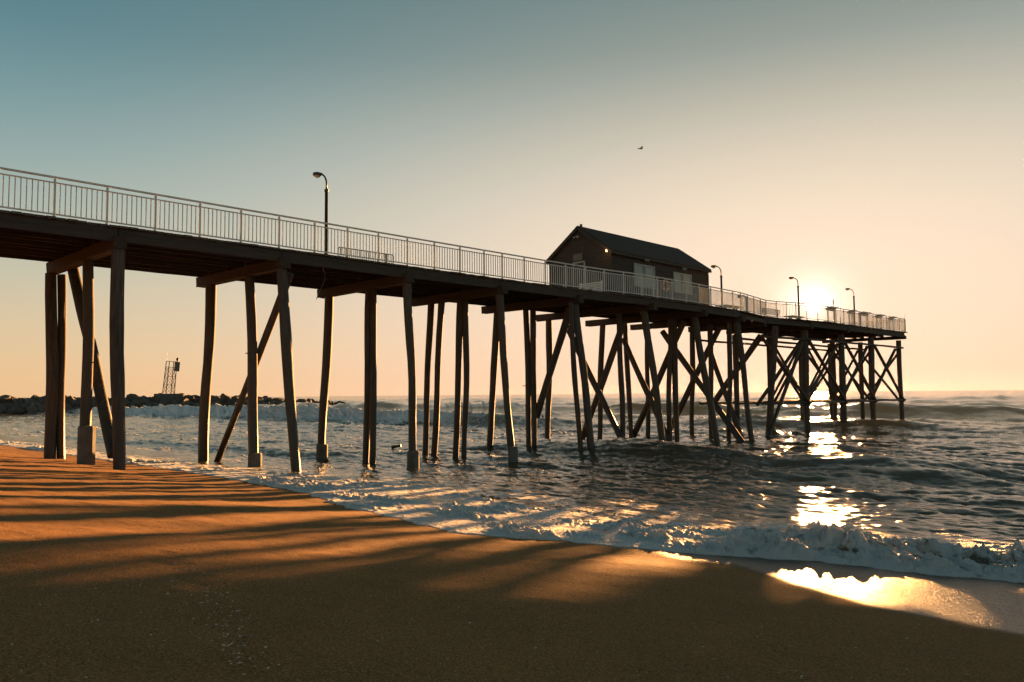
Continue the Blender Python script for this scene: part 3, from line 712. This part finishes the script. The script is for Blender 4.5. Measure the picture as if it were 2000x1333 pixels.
# ------------------------------------------------------------------ house on the pier
def build_house():
    x0, x1 = -28.45, -24.3; y0, y1 = 32.3, 41.75; ze = 10.14; zr = 11.60; xc = (x0+x1)/2; z0 = DECK+.02
    root = empty('pier_house', (xc, y0, DECK)); inv = -root.location
    tag(root, 'dark shingled bait house with gable roof standing on the pier deck', 'house')
    I = lambda p: Vector(p)+inv
    lap = .17
    def lap_wall(name, along, fixed, a0, a1, out, top):
        """clapboard wall: every course is a sloped board, lower edge proud"""
        mb = MB(); z = z0; 
        while z < top(None)-.001:
            zt = min(z+lap, top(None))
            lo = a0; hi = a1
            if along == 'x' and z > ze-.02:   # gable
                t = (zr-z)/(zr-ze); lo = xc-(xc-a0)*t; hi = xc+(a1-xc)*t
                t2 = (zr-zt)/(zr-ze); lo2 = xc-(xc-a0)*t2; hi2 = xc+(a1-xc)*t2
            else: lo2, hi2 = lo, hi
            o1, o2 = fixed+out*.030, fixed+out*.006
            if along == 'x': v = [(lo, fixed-out*.06, z), (hi, fixed-out*.06, z), (hi, o1, z), (lo, o1, z), (lo2, fixed-out*.06, zt), (hi2, fixed-out*.06, zt), (hi2, o2, zt), (lo2, o2, zt)]
            else: v = [(fixed-out*.06, lo, z), (fixed-out*.06, hi, z), (o1, hi, z), (o1, lo, z), (fixed-out*.06, lo2, zt), (fixed-out*.06, hi2, zt), (o2, hi2, zt), (o2, lo2, zt)]
            mb.add([I(p) for p in v], BOXF); z = zt
        o = mb.obj(name, MAT['siding'], root); return o
    fw = lap_wall('front_wall', 'x', y0, x0, x1, -1, lambda a: zr-.06)
    sw = lap_wall('side_wall', 'y', x1, y0+.061, y1-.061, 1, lambda a: ze)
    lap_wall('back_wall', 'x', y1, x0, x1, 1, lambda a: zr-.06)
    lap_wall('side_wall', 'y', x0, y0+.061, y1-.061, -1, lambda a: ze)
    for x, y in ((x0, y0), (x1, y0), (x1, y1), (x0, y1)):
        sx = 1 if x == x1 else -1; sy = -1 if y == y0 else 1
        mb = MB(); mb.box(*sum([sorted((x+sx*.045-inv.x*0, x-sx*.06)), sorted((y+sy*.045, y-sy*.06))], []), z0, ze)
        mb.v = [tuple(I(p)) for p in mb.v]; mb.obj('corner_board', MAT['siding'], root)
    # roof
    oh = .16; og = .14; sl = (zr-ze)/(xc-x0)
    roof = empty('roof', (0, 0, 0)); bpy.data.objects.remove(roof)
    th = .10
    mb = MB()
    for s in (-1, 1):
        xe = x1+oh if s > 0 else x0-oh; zz = ze-sl*oh
        v = [(xc, y0-og, zr+.03), (xc, y1+og, zr+.03), (xe, y1+og, zz+.03), (xe, y0-og, zz+.03), (xc, y0-og, zr+.03+th), (xc, y1+og, zr+.03+th), (xe, y1+og, zz+.03+th), (xe, y0-og, zz+.03+th)]
        mb.add([I(p) for p in v], [(0,1,2,3),(4,7,6,5),(0,3,7,4),(1,5,6,2),(2,6,7,3)])
        # shingle courses
        n = 13
        for i in range(n):
            ta, tb = i/n, (i+1)/n
            pa = (xc+(xe-xc)*ta, zr+.03+th+(zz-zr)*ta+.004); pb = (xc+(xe-xc)*tb, zr+.03+th+(zz-zr)*tb+.020)
            v = [(pa[0], y0-og-.01, pa[1]), (pa[0], y1+og+.01, pa[1]), (pb[0], y1+og+.01, pb[1]), (pb[0], y0-og-.01, pb[1]), (pb[0], y0-og-.01, pb[1]-.018), (pb[0], y1+og+.01, pb[1]-.018)]
            mb.add([I(p) for p in v], [(0,1,2,3),(3,2,5,4)])
    roof = mb.obj('roof', MAT['roof'], root)
    for s in (-1, 1):   # barge boards and fascia
        xe = x1+oh if s > 0 else x0-oh; zz = ze-sl*oh
        b = MB().bar(I((xc, y0-og-.02, zr-.01)), I((xe, y0-og-.02, zz-.01)), .04, .15, (0, 0, 1)); b.obj('barge_board', MAT['beam'], roof)
        b = MB().bar(I((xe+s*.02, y0-og, zz+.0)), I((xe+s*.02, y1+og, zz+.0)), .03, .14); b.obj('fascia', MAT['beam'], roof)
    # small vent bracket on the ridge
    MB().box(*[a for a in (xc-.05+inv.x, xc+.05+inv.x, y0+.12+inv.y, y0+.22+inv.y, zr+.1+inv.z, zr+.25+inv.z)]).obj('ridge_vent', MAT['dark_metal'], roof)
    # windows on the long side
    def window(ya, yb, za, zb):
        w = MB(); X = x1+.03; t = .07
        for b in ((ya-t, ya, za-t, zb+t), (yb, yb+t, za-t, zb+t), (ya, yb, za-t, za), (ya, yb, zb, zb+t)):
            w.box(X-.02, X+.05, b[0], b[1], b[2], b[3])
        ym = (ya+yb)/2; w.box(X-.02, X+.045, ym-.13, ym-.04, za, zb); w.box(X-.02, X+.045, ym+.04, ym+.13, za, zb)
        w.v = [tuple(I(p)) for p in w.v]; f = w.obj('window', MAT['trim'], root)
        for a, b in ((ya, ym-.13), (ym+.13, yb)):
            q = MB(); q.box(X-.015, X+.008, a, b, za, zb); q.v = [tuple(I(p)) for p in q.v]; q.obj('pane', MAT['blind'], f)
        q = MB(); q.box(X-.015, X+.006, ym-.04, ym+.04, za, zb); q.v = [tuple(I(p)) for p in q.v]; q.obj('pane', MAT['glass'], f)
        s = MB(); s.box(X-.01, X+.10, ya-.1, yb+.1, za-t-.05, za-t-.003); s.v = [tuple(I(p)) for p in s.v]; s.obj('sill', MAT['trim'], f)
        return f
    wa = onp(1238, 516, 0, x1); wb = onp(1276, 556, 0, x1); window(wa.y, wb.y, DECK+.95, wa.z-.03)
    wa = onp(1315, 533, 0, x1); wb = onp(1348, 566, 0, x1); window(wa.y, wb.y, DECK+.95, wa.z-.03)
    # door, frame and sign panel on the gable end
    da = onp(1122, 516, 1, y0-.02); db = onp(1141, 514, 1, y0-.02)
    Y = y0-.03
    d = MB(); xa, xb = da.x, db.x; zt = da.z
    for b in ((xa-.08, xa, z0, zt), (xb, xb+.08, z0, zt), (xa-.08, xb+.08, zt, zt+.08)): d.box(b[0], b[1], Y-.05, Y+.03, b[2], b[3])
    d.v = [tuple(I(p)) for p in d.v]; fr = d.obj('door', MAT['trim'], root)
    q = MB().box(xa, xb, Y-.02, Y+.03, z0, zt-.0); q.v = [tuple(I(p)) for p in q.v]; q.obj('door_leaf', MAT['siding'], fr)
    q = MB().box(xa+.12, xb-.12, Y-.03, Y-.019, z0+1.05, zt-.15); q.v = [tuple(I(p)) for p in q.v]; q.obj('pane', MAT['glass'], fr)
    q = MB().box(xb-.14, xb-.10, Y-.09, Y-.02, z0+.98, z0+1.02); q.v = [tuple(I(p)) for p in q.v]; q.obj('handle', MAT['steel'], fr)
    sa = onp(1121, 500, 1, y0); q = MB().box(sa.x, sa.x+.62, Y-.04, Y+.02, zt+.14, zt+.50); q.v = [tuple(I(p)) for p in q.v]; q.obj('sign_panel', MAT['sign'], root)
    # twin floodlights
    def flood(p, n):
        o = MB(); o.box(p.x-.06, p.x+.06, p.y-.06, p.y+.06, p.z-.05, p.z+.05); o.v = [tuple(I(v)) for v in o.v]; f = o.obj('floodlight', MAT['steel'], root)
        n = Vector(n); side = n.cross(Vector((0, 0, 1)))
        for s in (-1, 1):
            a = p+side*s*.05+n*.04; b = a+side*s*.10+n*.13+Vector((0, 0, -.06))
            MB().tube([I(a), I(a+(b-a)*.4), I(b)], [.03, .045, .075], 10).obj('lamp_head', MAT['trim'], f, True)
    flood(onp(1128, 463, 1, y0-.06), (0, -1, 0)); flood(onp(1260, 508, 0, x1+.06), (1, 0, 0)); flood(onp(1333, 525, 0, x1+.06), (1, 0, 0))
    # the lamp that is lit beside the corner
    p = onp(1186, 490, 1, y0-.10)
    o = MB().box(p.x-.05, p.x+.05, p.y-.02, y0-.02, p.z-.04, p.z+.16); o.v = [tuple(I(v)) for v in o.v]; f = o.obj('wall_lamp', MAT['dark_metal'], root)
    v = []; fa = []
    n = 10
    for j in range(7):
        ph = -math.pi/2+math.pi*j/6
        for k in range(n): v.append(I(p+Vector((math.cos(k*2*math.pi/n)*math.cos(ph)*.06, -.05+math.sin(k*2*math.pi/n)*math.cos(ph)*.06, math.sin(ph)*.075))))
    for j in range(6):
        for k in range(n): fa.append((j*n+k, j*n+(k+1) % n, (j+1)*n+(k+1) % n, (j+1)*n+k))
    new_obj('globe', mesh('globe', v, fa, MAT['lit'], True), f)
    pl = bpy.data.lights.new('wall_lamp_light', 'POINT'); pl.energy = .6; pl.color = (1, .5, .2); pl.shadow_soft_size = .08
    lo = bpy.data.objects.new('wall_lamp_light', pl); COL.objects.link(lo); lo.location = p+Vector((0, -.35, -.02))
    # life ring on the long wall
    c = onp(1299, 557, 0, x1+.06); v = []; fa = []; n, k2 = 24, 8
    for i in range(n):
        a = 2*math.pi*i/n
        for j in range(k2):
            b = 2*math.pi*j/k2; rr = .28+.065*math.cos(b); v.append((.065*math.sin(b)+.03, rr*math.cos(a), rr*math.sin(a)))
    for i in range(n):
        for j in range(k2): fa.append((i*k2+j, i*k2+(j+1) % k2, ((i+1) % n)*k2+(j+1) % k2, ((i+1) % n)*k2+j))
    lr = new_obj('life_ring', mesh('life_ring', v, fa, MAT['orange'], True), None, None, Vector((x1+.06, c.y, DECK+1.15)))
    tag(lr, 'orange life ring hung on the bait house wall between the two windows', 'life ring')
    for i in range(4):
        a = math.pi/4+i*math.pi/2; q = MB()
        q.tube([(.03, .28*math.cos(a+s), .28*math.sin(a+s)) for s in (-.13, 0, .13)], .069, 8); q.obj('band', MAT['white_paint'], lr, True)
build_house()

# ------------------------------------------------------------------ lamp posts
def lamp_post(x, y, h, label, arm=(-1, 0)):
    root = empty('lamp_post', (x, y, DECK))
    tag(root, label, 'lamp post', 'lamp posts on the pier')
    a = Vector((arm[0], arm[1], 0)).normalized()
    MB().tube([(0, 0, 0), (0, 0, .06), (0, 0, .061), (0, 0, h-.75)], [.13, .13, .068, .060], 12).obj('pole', MAT['dark_metal'], root, True)
    MB().tube([(0, 0, h-.80), (0, 0, h-.70)], .078, 12).obj('collar', MAT['dark_metal'], root)
    pts = [Vector((0, 0, h-.72)), Vector((0, 0, h-.50))]+[Vector((0, 0, h-.50))+a*(.34*(1-math.cos(t)))+Vector((0, 0, .42*math.sin(t))) for t in (.3, .6, .9, 1.2, 1.45)]
    MB().tube(pts, [.034, .034, .034, .033, .032, .032, .032], 8).obj('arm', MAT['dark_metal'], root, True)
    e = pts[-1]; q = Quaternion((0, 0, 1), math.atan2(a.y, a.x))
    hd = MB(); v = []
    for (u, w, z0, z1) in ((-.05, .05, -.02, .04), (.08, .10, -.04, .08), (.26, .11, -.04, .08), (.32, .07, -.03, .05)):
        for s, z in ((-1, z0), (1, z0), (1, z1), (-1, z1)): v.append(q @ Vector((u, s*w, z))+e)
    f = []
    for i in range(3):
        for k in range(4): f.append((i*4+k, i*4+(k+1) % 4, (i+1)*4+(k+1) % 4, (i+1)*4+k))
    f += [(3, 2, 1, 0), (12, 13, 14, 15)]
    hd.add(v, f); ho = hd.obj('lamp_head', MAT['dark_metal'], root)
    v = []
    for (u, w, z) in ((.08, .09, -.041), (.26, .10, -.041), (.23, .065, -.10), (.11, .06, -.10)):
        for s in (-1, 1): v.append(q @ Vector((u, s*w, z))+e)
    hd = MB().add(v, [(0,1,3,2),(4,5,7,6),(2,3,5,4),(6,7,1,0),(0,2,4,6),(1,7,5,3)]); hd.obj('lens', MAT['lens'], ho)
    return root
for px, py, label in ((638, 335, 'tall dark lamp post beside the slatted bench at the beach end'),
                      (1408, 518, 'dark lamp post just seaward of the bait house'),
                      (1558, 541, 'lamp post immediately left of the sun at the pier head'),
                      (1667, 563, 'outermost lamp post right of the sun near the end of the pier')):
    p = onp(px, py, 0, -25.1); lamp_post(p.x, p.y, p.z-DECK+.02, label, (-.95, -.25))

# ------------------------------------------------------------------ benches, tables, things on the deck
def bench(p, length, label, rz=R(90), high=.86):
    """park bench with a back of slats in a dark round-cornered frame; length runs along the pier"""
    root = empty('bench', p, 0); tag(root, label, 'bench', 'benches on the pier')
    h = length/2
    fr = MB(); pts = []
    z0, z1 = high-.36, high; r = .07
    for cy, cz, a0 in ((h-r, z1-r, 0), (-h+r, z1-r, 90), (-h+r, z0+r, 180), (h-r, z0+r, 270)):
        for k in range(4): a = R(a0+k*30); pts.append((-.0+.08*(z0-(cz+r*math.sin(a)))*-1, cy+r*math.cos(a), cz+r*math.sin(a)))
    fr.tube(pts+[pts[0]], .02, 6); fr.obj('back_frame', MAT['dark_metal'], root)
    n = max(8, int(length/.085))
    me = MB().bar((0, 0, z0), (.03, 0, z1), .016, .022, (0, 1, 0)).mesh('back_slat', MAT['trim'])
    for i in range(1, n): new_obj('back_slat', me, root, None, (0, -h+length*i/n, 0))
    for k in range(5): MB().bar((-.08-.09*k, -h, .45), (-.08-.09*k, h, .45), .07, .03).obj('seat_slat', MAT['bench'], root)
    for s in (-.72, .72):
        MB().bar((0, s*h, 0), (.03, s*h, high), .06, .05, (0, 1, 0)).bar((0, s*h, .42), (-.46, s*h, .42), .05, .04).bar((-.44, s*h, 0), (-.44, s*h, .42), .05, .05, (0, 1, 0)).obj('leg', MAT['dark_metal'], root)
    return root
a = onp(660, 487, 0, -25.45); b = onp(768, 497, 0, -25.45)
bench((-25.45, (a.y+b.y)/2, DECK), b.y-a.y, 'slatted bench seen through the railing beside the nearest lamp post')
bench((-25.5, 52.2, DECK), 2.6, 'bench backed by the railing dip left of the sun', high=1.0)
def table(p, lx, ly, h, label, cat='table', name='picnic_table', seats=True):
    root = empty(name, p); tag(root, label, cat, 'tables on the pier')
    for k in range(4): MB().box(-lx/2+k*lx/4+.006, -lx/2+(k+1)*lx/4-.006, -ly/2, ly/2, h-.045, h).obj('top_board', MAT['bench'], root)
    for s in (-.36, .36):
        MB().bar((-lx*.45, s*ly, 0), (lx*.2, s*ly, h-.05), .09, .04, (0, 1, 0)).obj('leg', MAT['bench'], root); MB().bar((lx*.45, s*ly+.05, 0), (-lx*.2, s*ly+.05, h-.05), .09, .04, (0, 1, 0)).obj('leg', MAT['bench'], root)
    if seats:
        for s in (-1, 1): MB().box(s*(lx/2+.28)-.13, s*(lx/2+.28)+.13, -ly/2, ly/2, .42, .46).obj('seat_board', MAT['bench'], root)
        for s in (-.36, .36): MB().bar((-lx/2-.38, s*ly-.05, .39), (lx/2+.38, s*ly-.05, .39), .09, .04).obj('seat_bearer', MAT['bench'], root)
    return root
table((-25.6, 46.6, DECK), .8, 2.2, .80, 'picnic table behind the railing just right of the bait house')
table((-25.8, 56.6, DECK), .8, 2.0, .78, 'picnic table nearest the sun, left of it on the pier deck')
table((-26.2, 63.2, DECK), .8, 2.2, .78, 'picnic table on the pier head right of the sun')
def cut_table(y, L, label):
    """sloping fish-cleaning board fixed to the top of the near railing"""
    x = near_x(y); root = empty('cleaning_board', (x-.22, y, DECK)); tag(root, label, 'cutting board', 'fish cleaning boards on the rail')
    MB().add([(-.2, -L/2, 1.00), (.2, -L/2, 1.10), (.2, L/2, 1.10), (-.2, L/2, 1.00), (-.2, -L/2, 1.05), (.2, -L/2, 1.15), (.2, L/2, 1.15), (-.2, L/2, 1.05)], BOXF).obj('board', MAT['bench'], root)
    MB().box(-.21, -.17, -L/2, L/2, .90, .999).obj('lip', MAT['bench'], root)
    for s in (-.4, .4): MB().bar((-.1, s*L, 0), (-.1, s*L, 1.02), .07, .07, (0, 1, 0)).obj('leg', MAT['bench'], root)
for y, L, lab in ((55.6, 1.3, 'cleaning board on the rail closest to the sun'), (59.0, .9, 'short cleaning board beside the outermost lamp post'), (61.4, 1.7, 'longest cleaning board on the rail of the pier head'),
                  (64.3, 1.2, 'cleaning board second from the end of the pier'), (66.9, 1.0, 'cleaning board closest to the end corner of the pier')): cut_table(y, L, lab)
# deck chair / slatted white bench before the house door
def white_bench(p, label, rz):
    root = empty('deck_bench', p, rz); tag(root, label, 'bench', 'white benches by the bait house')
    for k in range(5): MB().box(-.75, .75, -.02, .02, .50+k*.09, .55+k*.09).obj('back_slat', MAT['white_paint'], root)
    for k in range(4): MB().box(-.75, .75, -.12-.11*k-.045, -.12-.11*k+.045, .43, .46).obj('seat_slat', MAT['white_paint'], root)
    for s in (-.7, .7): MB().box(s-.03, s+.03, .021, .06, 0, .96).box(s-.03, s+.03, -.50, -.44, 0, .43).box(s-.03, s+.03, -.44, .021, .38, .43).obj('leg', MAT['white_paint'], root)
white_bench((-27.9, 31.9, DECK), 'white slatted bench left of the bait house door', 0)
white_bench((-25.35, 31.9, DECK), 'white slatted bench right of the bait house door', 0)
# gooseneck standpipe at the rail
x, y = near_x(43.9)-.25, 43.7
q = onp(1458, 581, 0, x); root = empty('standpipe', (x, q.y, DECK)); tag(root, 'black gooseneck standpipe against the railing right of the bait house', 'standpipe')
MB().tube([(0, 0, 0), (0, 0, .75), (0, -.02, .9), (0, -.12, 1.0), (0, -.35, 1.03), (0, -.7, 1.0), (0, -.85, .95)], .05, 8).obj('pipe', MAT['dark_metal'], root, True)
MB().box(-.07, .07, -.98, -.82, .86, 1.02).obj('valve_box', MAT['dark_metal'], root)
# small flag and rod holders
p = onp(1628, 590, 0, -24.6); root = empty('flag', (p.x, p.y, DECK)); tag(root, 'small flag on a thin pole right of the sun', 'flag')
MB().tube([(0, 0, 0), (0, 0, p.z-DECK+.25)], .018, 6).obj('flag_pole', MAT['steel'], root)
fl = MB(); v = []; f = []
for i in range(6):
    for j in range(4): v.append((.012*math.sin(i*1.3), .0-.06*i*.6, p.z-DECK+.24-j*.13-.03*i+.02*math.sin(i*1.9+j)))
for i in range(5):
    for j in range(3): f.append((i*4+j, i*4+j+1, (i+1)*4+j+1, (i+1)*4+j))
fo = fl.add(v, f).obj('cloth', MAT['sign'], root, True); sm = fo.modifiers.new('thickness', 'SOLIDIFY'); sm.thickness = .004
def rod(px, py0, x, label):
    p = onp(px, py0, 0, x); root = empty('fishing_rod', (x, p.y, DECK)); tag(root, label, 'fishing rod', 'rods along the pier head rail')
    MB().tube([(0, 0, .3), (.02, .03, 1.2)], .018, 6).obj('handle', MAT['dark_metal'], root); MB().tube([(.02, .03, 1.2), (.06, .1, (1.2+p.z-DECK)/2), (.07, .12, p.z-DECK)], [.012, .008, .004], 5).obj('blank', MAT['dark_metal'], root)
    MB().box(-.03, .03, -.03, .03, 0, .55).obj('rod_holder', MAT['steel'], root)
rod(1640, 585, -23.0, 'fishing rod standing left of the outermost lamp post'); rod(1765, 610, -22.35, 'fishing rod at the far end corner of the pier')

# ------------------------------------------------------------------ jetty and its beacon
def rock_mesh(seed):
    r = random.Random(seed); import bmesh
    bm = bmesh.new(); bmesh.ops.create_icosphere(bm, subdivisions=2, radius=1)
    pl = [(Vector((r.uniform(-1, 1), r.uniform(-1, 1), r.uniform(-1, 1))).normalized(), r.uniform(.55, .85)) for _ in range(9)]
    for v in bm.verts:
        for n, d in pl:
            k = v.co.dot(n)
            if k > d: v.co -= n*(k-d)
        v.co *= 1+r.uniform(-.03, .03)
    me = bpy.data.meshes.new('rock'); bm.to_mesh(me); bm.free(); me.materials.append(MAT['rock']); return me
def build_jetty():
    root = empty('jetty', (-178, 60, 0)); inv = -root.location
    tag(root, 'long rock jetty of dark boulders behind the pier at the left horizon', 'jetty')
    ms = [rock_mesh(s) for s in range(8)]; r = random.Random(9); cnt = 0
    core = MB(); 
    ys = np.linspace(-30, 118, 40)
    prof = lambda y: float(np.interp(y, [-30, 80, 88, 92, 98, 104, 110, 118], [2.75, 2.65, 2.5, 2.45, 1.9, 1.4, 1.0, .4]))
    v = []; f = []
    for y in ys:
        h = prof(y)
        for dx, z in ((-8, -1.5), (-2.6, h-.3), (2.6, h-.3), (8, -1.5)): v.append((-178+dx+inv.x, y+inv.y, z))
    for i in range(len(ys)-1):
        for k in range(3): f.append((i*4+k, i*4+k+1, (i+1)*4+k+1, (i+1)*4+k))
    core.add(v, f).obj('rubble_core', MAT['rock'], root)
    for row, (dx, zf, s0) in enumerate(((0, 1.0, 1.15), (2.6, .82, 1.4), (4.9, .45, 1.5), (7.2, .12, 1.5), (-2.8, .9, 1.2))):
        y = 28 if row != 4 else 40
        while y < 117:
            s = s0*r.uniform(.55, 1.3); h = prof(y)
            q = Quaternion(Vector((r.uniform(-1, 1), r.uniform(-1, 1), r.uniform(-1, 1))).normalized(), r.uniform(0, 6.28))
            if not (row == 0 and 55.2 < y < 62):
                new_obj('rock', ms[r.randrange(8)], root, None, (-178+dx+r.uniform(-.6, .6)+inv.x, y+inv.y, h*zf-.15+r.uniform(-.12, .18)-s*.15), q, (s*1.15, s*1.25, s*.62)); cnt += 1
            y += s*1.2
    return cnt
build_jetty()
def build_beacon():
    c = onp(329, 772, 0, -178.0); y = c.y
    root = empty('beacon_tower', (-178, y, 2.35)); tag(root, 'leaning lattice beacon tower on a concrete block on the jetty', 'beacon')
    Zd = depth(c)/F_PX   # metres per photo pixel at that distance
    w = 1.55; H = 63*Zd
    b = MB().box(-2.0, 2.0, -2.4, 2.4, -1.2, 1.25); b.obj('concrete_base', MAT['concrete'], root)
    tilt = Matrix.Rotation(R(-6.5), 3, RT) if False else Matrix.Rotation(R(4.5), 3, FW)
    def T(x, yy, z): return tilt @ Vector((x, yy, z-1.25)) + Vector((0, 0, 1.25))
    z0 = 1.25; z1 = z0+H
    cs = [(-w*.6, -w*.6), (w*.6, -w*.6), (w*.6, w*.6), (-w*.6, w*.6)]
    tw = lambda z: 1-.12*(z-z0)/H
    for x, yy in cs: MB().bar(T(x, yy, z0), T(x*tw(z1), yy*tw(z1), z1), .13, .13, (0, 1, 0)).obj('leg', MAT['rust'], root)
    lv = [z0+H*t for t in (.0, .27, .54, .82, 1.0)]
    for i, z in enumerate(lv[1:]):
        q = MB()
        for k in range(4):
            (xa, ya), (xb, yb) = cs[k], cs[(k+1) % 4]; t = tw(z); q.bar(T(xa*t, ya*t, z), T(xb*t, yb*t, z), .10, .10)
        q.obj('ring_beam', MAT['rust'], root)
    for i in range(3):
        q = MB(); za, zb = lv[i], lv[i+1]
        for k in range(4):
            (xa, ya), (xb, yb) = cs[k], cs[(k+1) % 4]; ta, tb = tw(za), tw(zb)
            q.bar(T(xa*ta, ya*ta, za), T(xb*tb, yb*tb, zb), .06, .06); q.bar(T(xb*ta, yb*ta, za), T(xa*tb, ya*tb, zb), .06, .06)
        q.obj('cross_bracing', MAT['rust'], root)
    e = [T(x, yy, z) for x, yy in ((.35, .55), (1.2, .55), (1.2, 1.4), (.35, 1.4)) for z in (z1-2.1, z1+.0)]
    MB().add([e[0], e[2], e[4], e[6], e[1], e[3], e[5], e[7]], BOXF).obj('day_board', MAT['sign'], root)
    MB().tube([T(.9, .9, z1), T(.9, .9, z1+.3), T(.9, .9, z1+.31), T(.9, .9, z1+.75), T(.9, .9, z1+.95)], [.14, .14, .32, .32, .08], 10).obj('lantern', MAT['dark_metal'], root)
    MB().tube([T(-.8, -.8, z1-.2), T(-.8, -.8, z1+1.9)], [.04, .02], 5).obj('aerial', MAT['steel'], root)
build_beacon()

# ------------------------------------------------------------------ bird, driftwood, beach litter
def build_bird():
    p = EYE+ray(1252, 291)*(58/F_PX)
    root = empty('bird', p, R(60)); tag(root, 'small dark bird flying alone above the bait house', 'bird')
    pts = [(-.17, 0, .0), (-.12, 0, .01), (-.04, 0, .0), (.05, 0, .005), (.10, 0, .03), (.14, 0, .035), (.18, 0, .03)]
    MB().tube(pts, [.012, .03, .05, .045, .03, .028, .006], 8).obj('body', MAT['bird'], root, True)
    for s in (-1, 1):
        v = [(.06, s*.03, .02), (-.06, s*.03, .02), (.07, s*.18, .10), (-.05, s*.18, .10), (.0, s*.36, .07), (-.06, s*.34, .07)]
        v += [(a, b, c+.012) for a, b, c in v]
        MB().add(v, [(0,2,3,1),(2,4,5,3),(6,7,9,8),(8,9,11,10),(0,6,8,2),(2,8,10,4),(1,3,9,7),(3,5,11,9),(4,10,11,5)]).obj('wing', MAT['bird'], root)
    MB().add([(-.15, -.02, 0), (-.15, .02, 0), (-.26, .045, .0), (-.26, -.045, .0), (-.15, -.02, .012), (-.15, .02, .012), (-.26, .045, .012), (-.26, -.045, .012)], BOXF).obj('tail', MAT['bird'], root)
build_bird()
p = onp(775, 872, 2, .16)
SEED[0] += 1
dw = timber('driftwood', p+Vector((-.22, -.16, -.05)), p+Vector((.22, .12, .03)), .09, .07, MAT['pile'], None, SEED[0], .02, 10, 6)
tag(dw, 'short dark driftwood log floating in the water between the pier piles', 'driftwood')

def build_litter():
    g = random.Random(4)
    mats = (MAT['shell'], MAT['weed'])
    for which, n, nm, lab in ((0, 260, 'shell_fragments', 'pale shell fragments scattered on the sand'), (1, 120, 'weed_scraps', 'dark weed scraps scattered on the sand')):
        mb = MB()
        for i in range(n):
            if g.random() < .55:
                t = g.random(); a = on_sand(340+150*t+g.gauss(0, 26), 1060+250*t+g.gauss(0, 14))
            else: a = on_sand(g.uniform(-60, 1900), g.uniform(1010, 1400))
            if a.y > float(wet_edge(a.x))-.15 or (a-EYE).length < 1.6: continue
            s = g.uniform(.0025, .0065)*(1.4 if g.random() < .06 else 1); z = float(sand_z(a.y))+.004
            an = g.uniform(0, 6.28); cx, sx = math.cos(an), math.sin(an); l = s*g.uniform(1, 2.2)
            v = [(a.x+cx*l, a.y+sx*l, z), (a.x-sx*s, a.y+cx*s, z+s*.3), (a.x-cx*l, a.y-sx*l, z), (a.x+sx*s, a.y-cx*s, z+s*.2), (a.x, a.y, z+s*.8)]
            mb.add(v, [(0,1,4),(1,2,4),(2,3,4),(3,0,4)])
        tag(mb.obj(nm, mats[which]), lab, kind='stuff')
build_litter()

# ------------------------------------------------------------------ haze: salt air lit by the low sun
def build_haze():
    mb = MB().box(-2700, 2700, -300, 2700, -6.5, 22.0); o = mb.obj('haze', None)
    m = bpy.data.materials.new('haze'); m.use_nodes = True; nt = m.node_tree; nt.nodes.clear()
    out = nt.nodes.new('ShaderNodeOutputMaterial'); v = nt.nodes.new('ShaderNodeVolumePrincipled')
    v.inputs['Color'].default_value = (1, .97, .92, 1); v.inputs['Density'].default_value = .0000025; v.inputs['Anisotropy'].default_value = .8
    nt.links.new(v.outputs[0], out.inputs['Volume']); o.data.materials.append(m)
    tag(o, 'thin warm haze over the sea', kind='stuff')
build_haze()
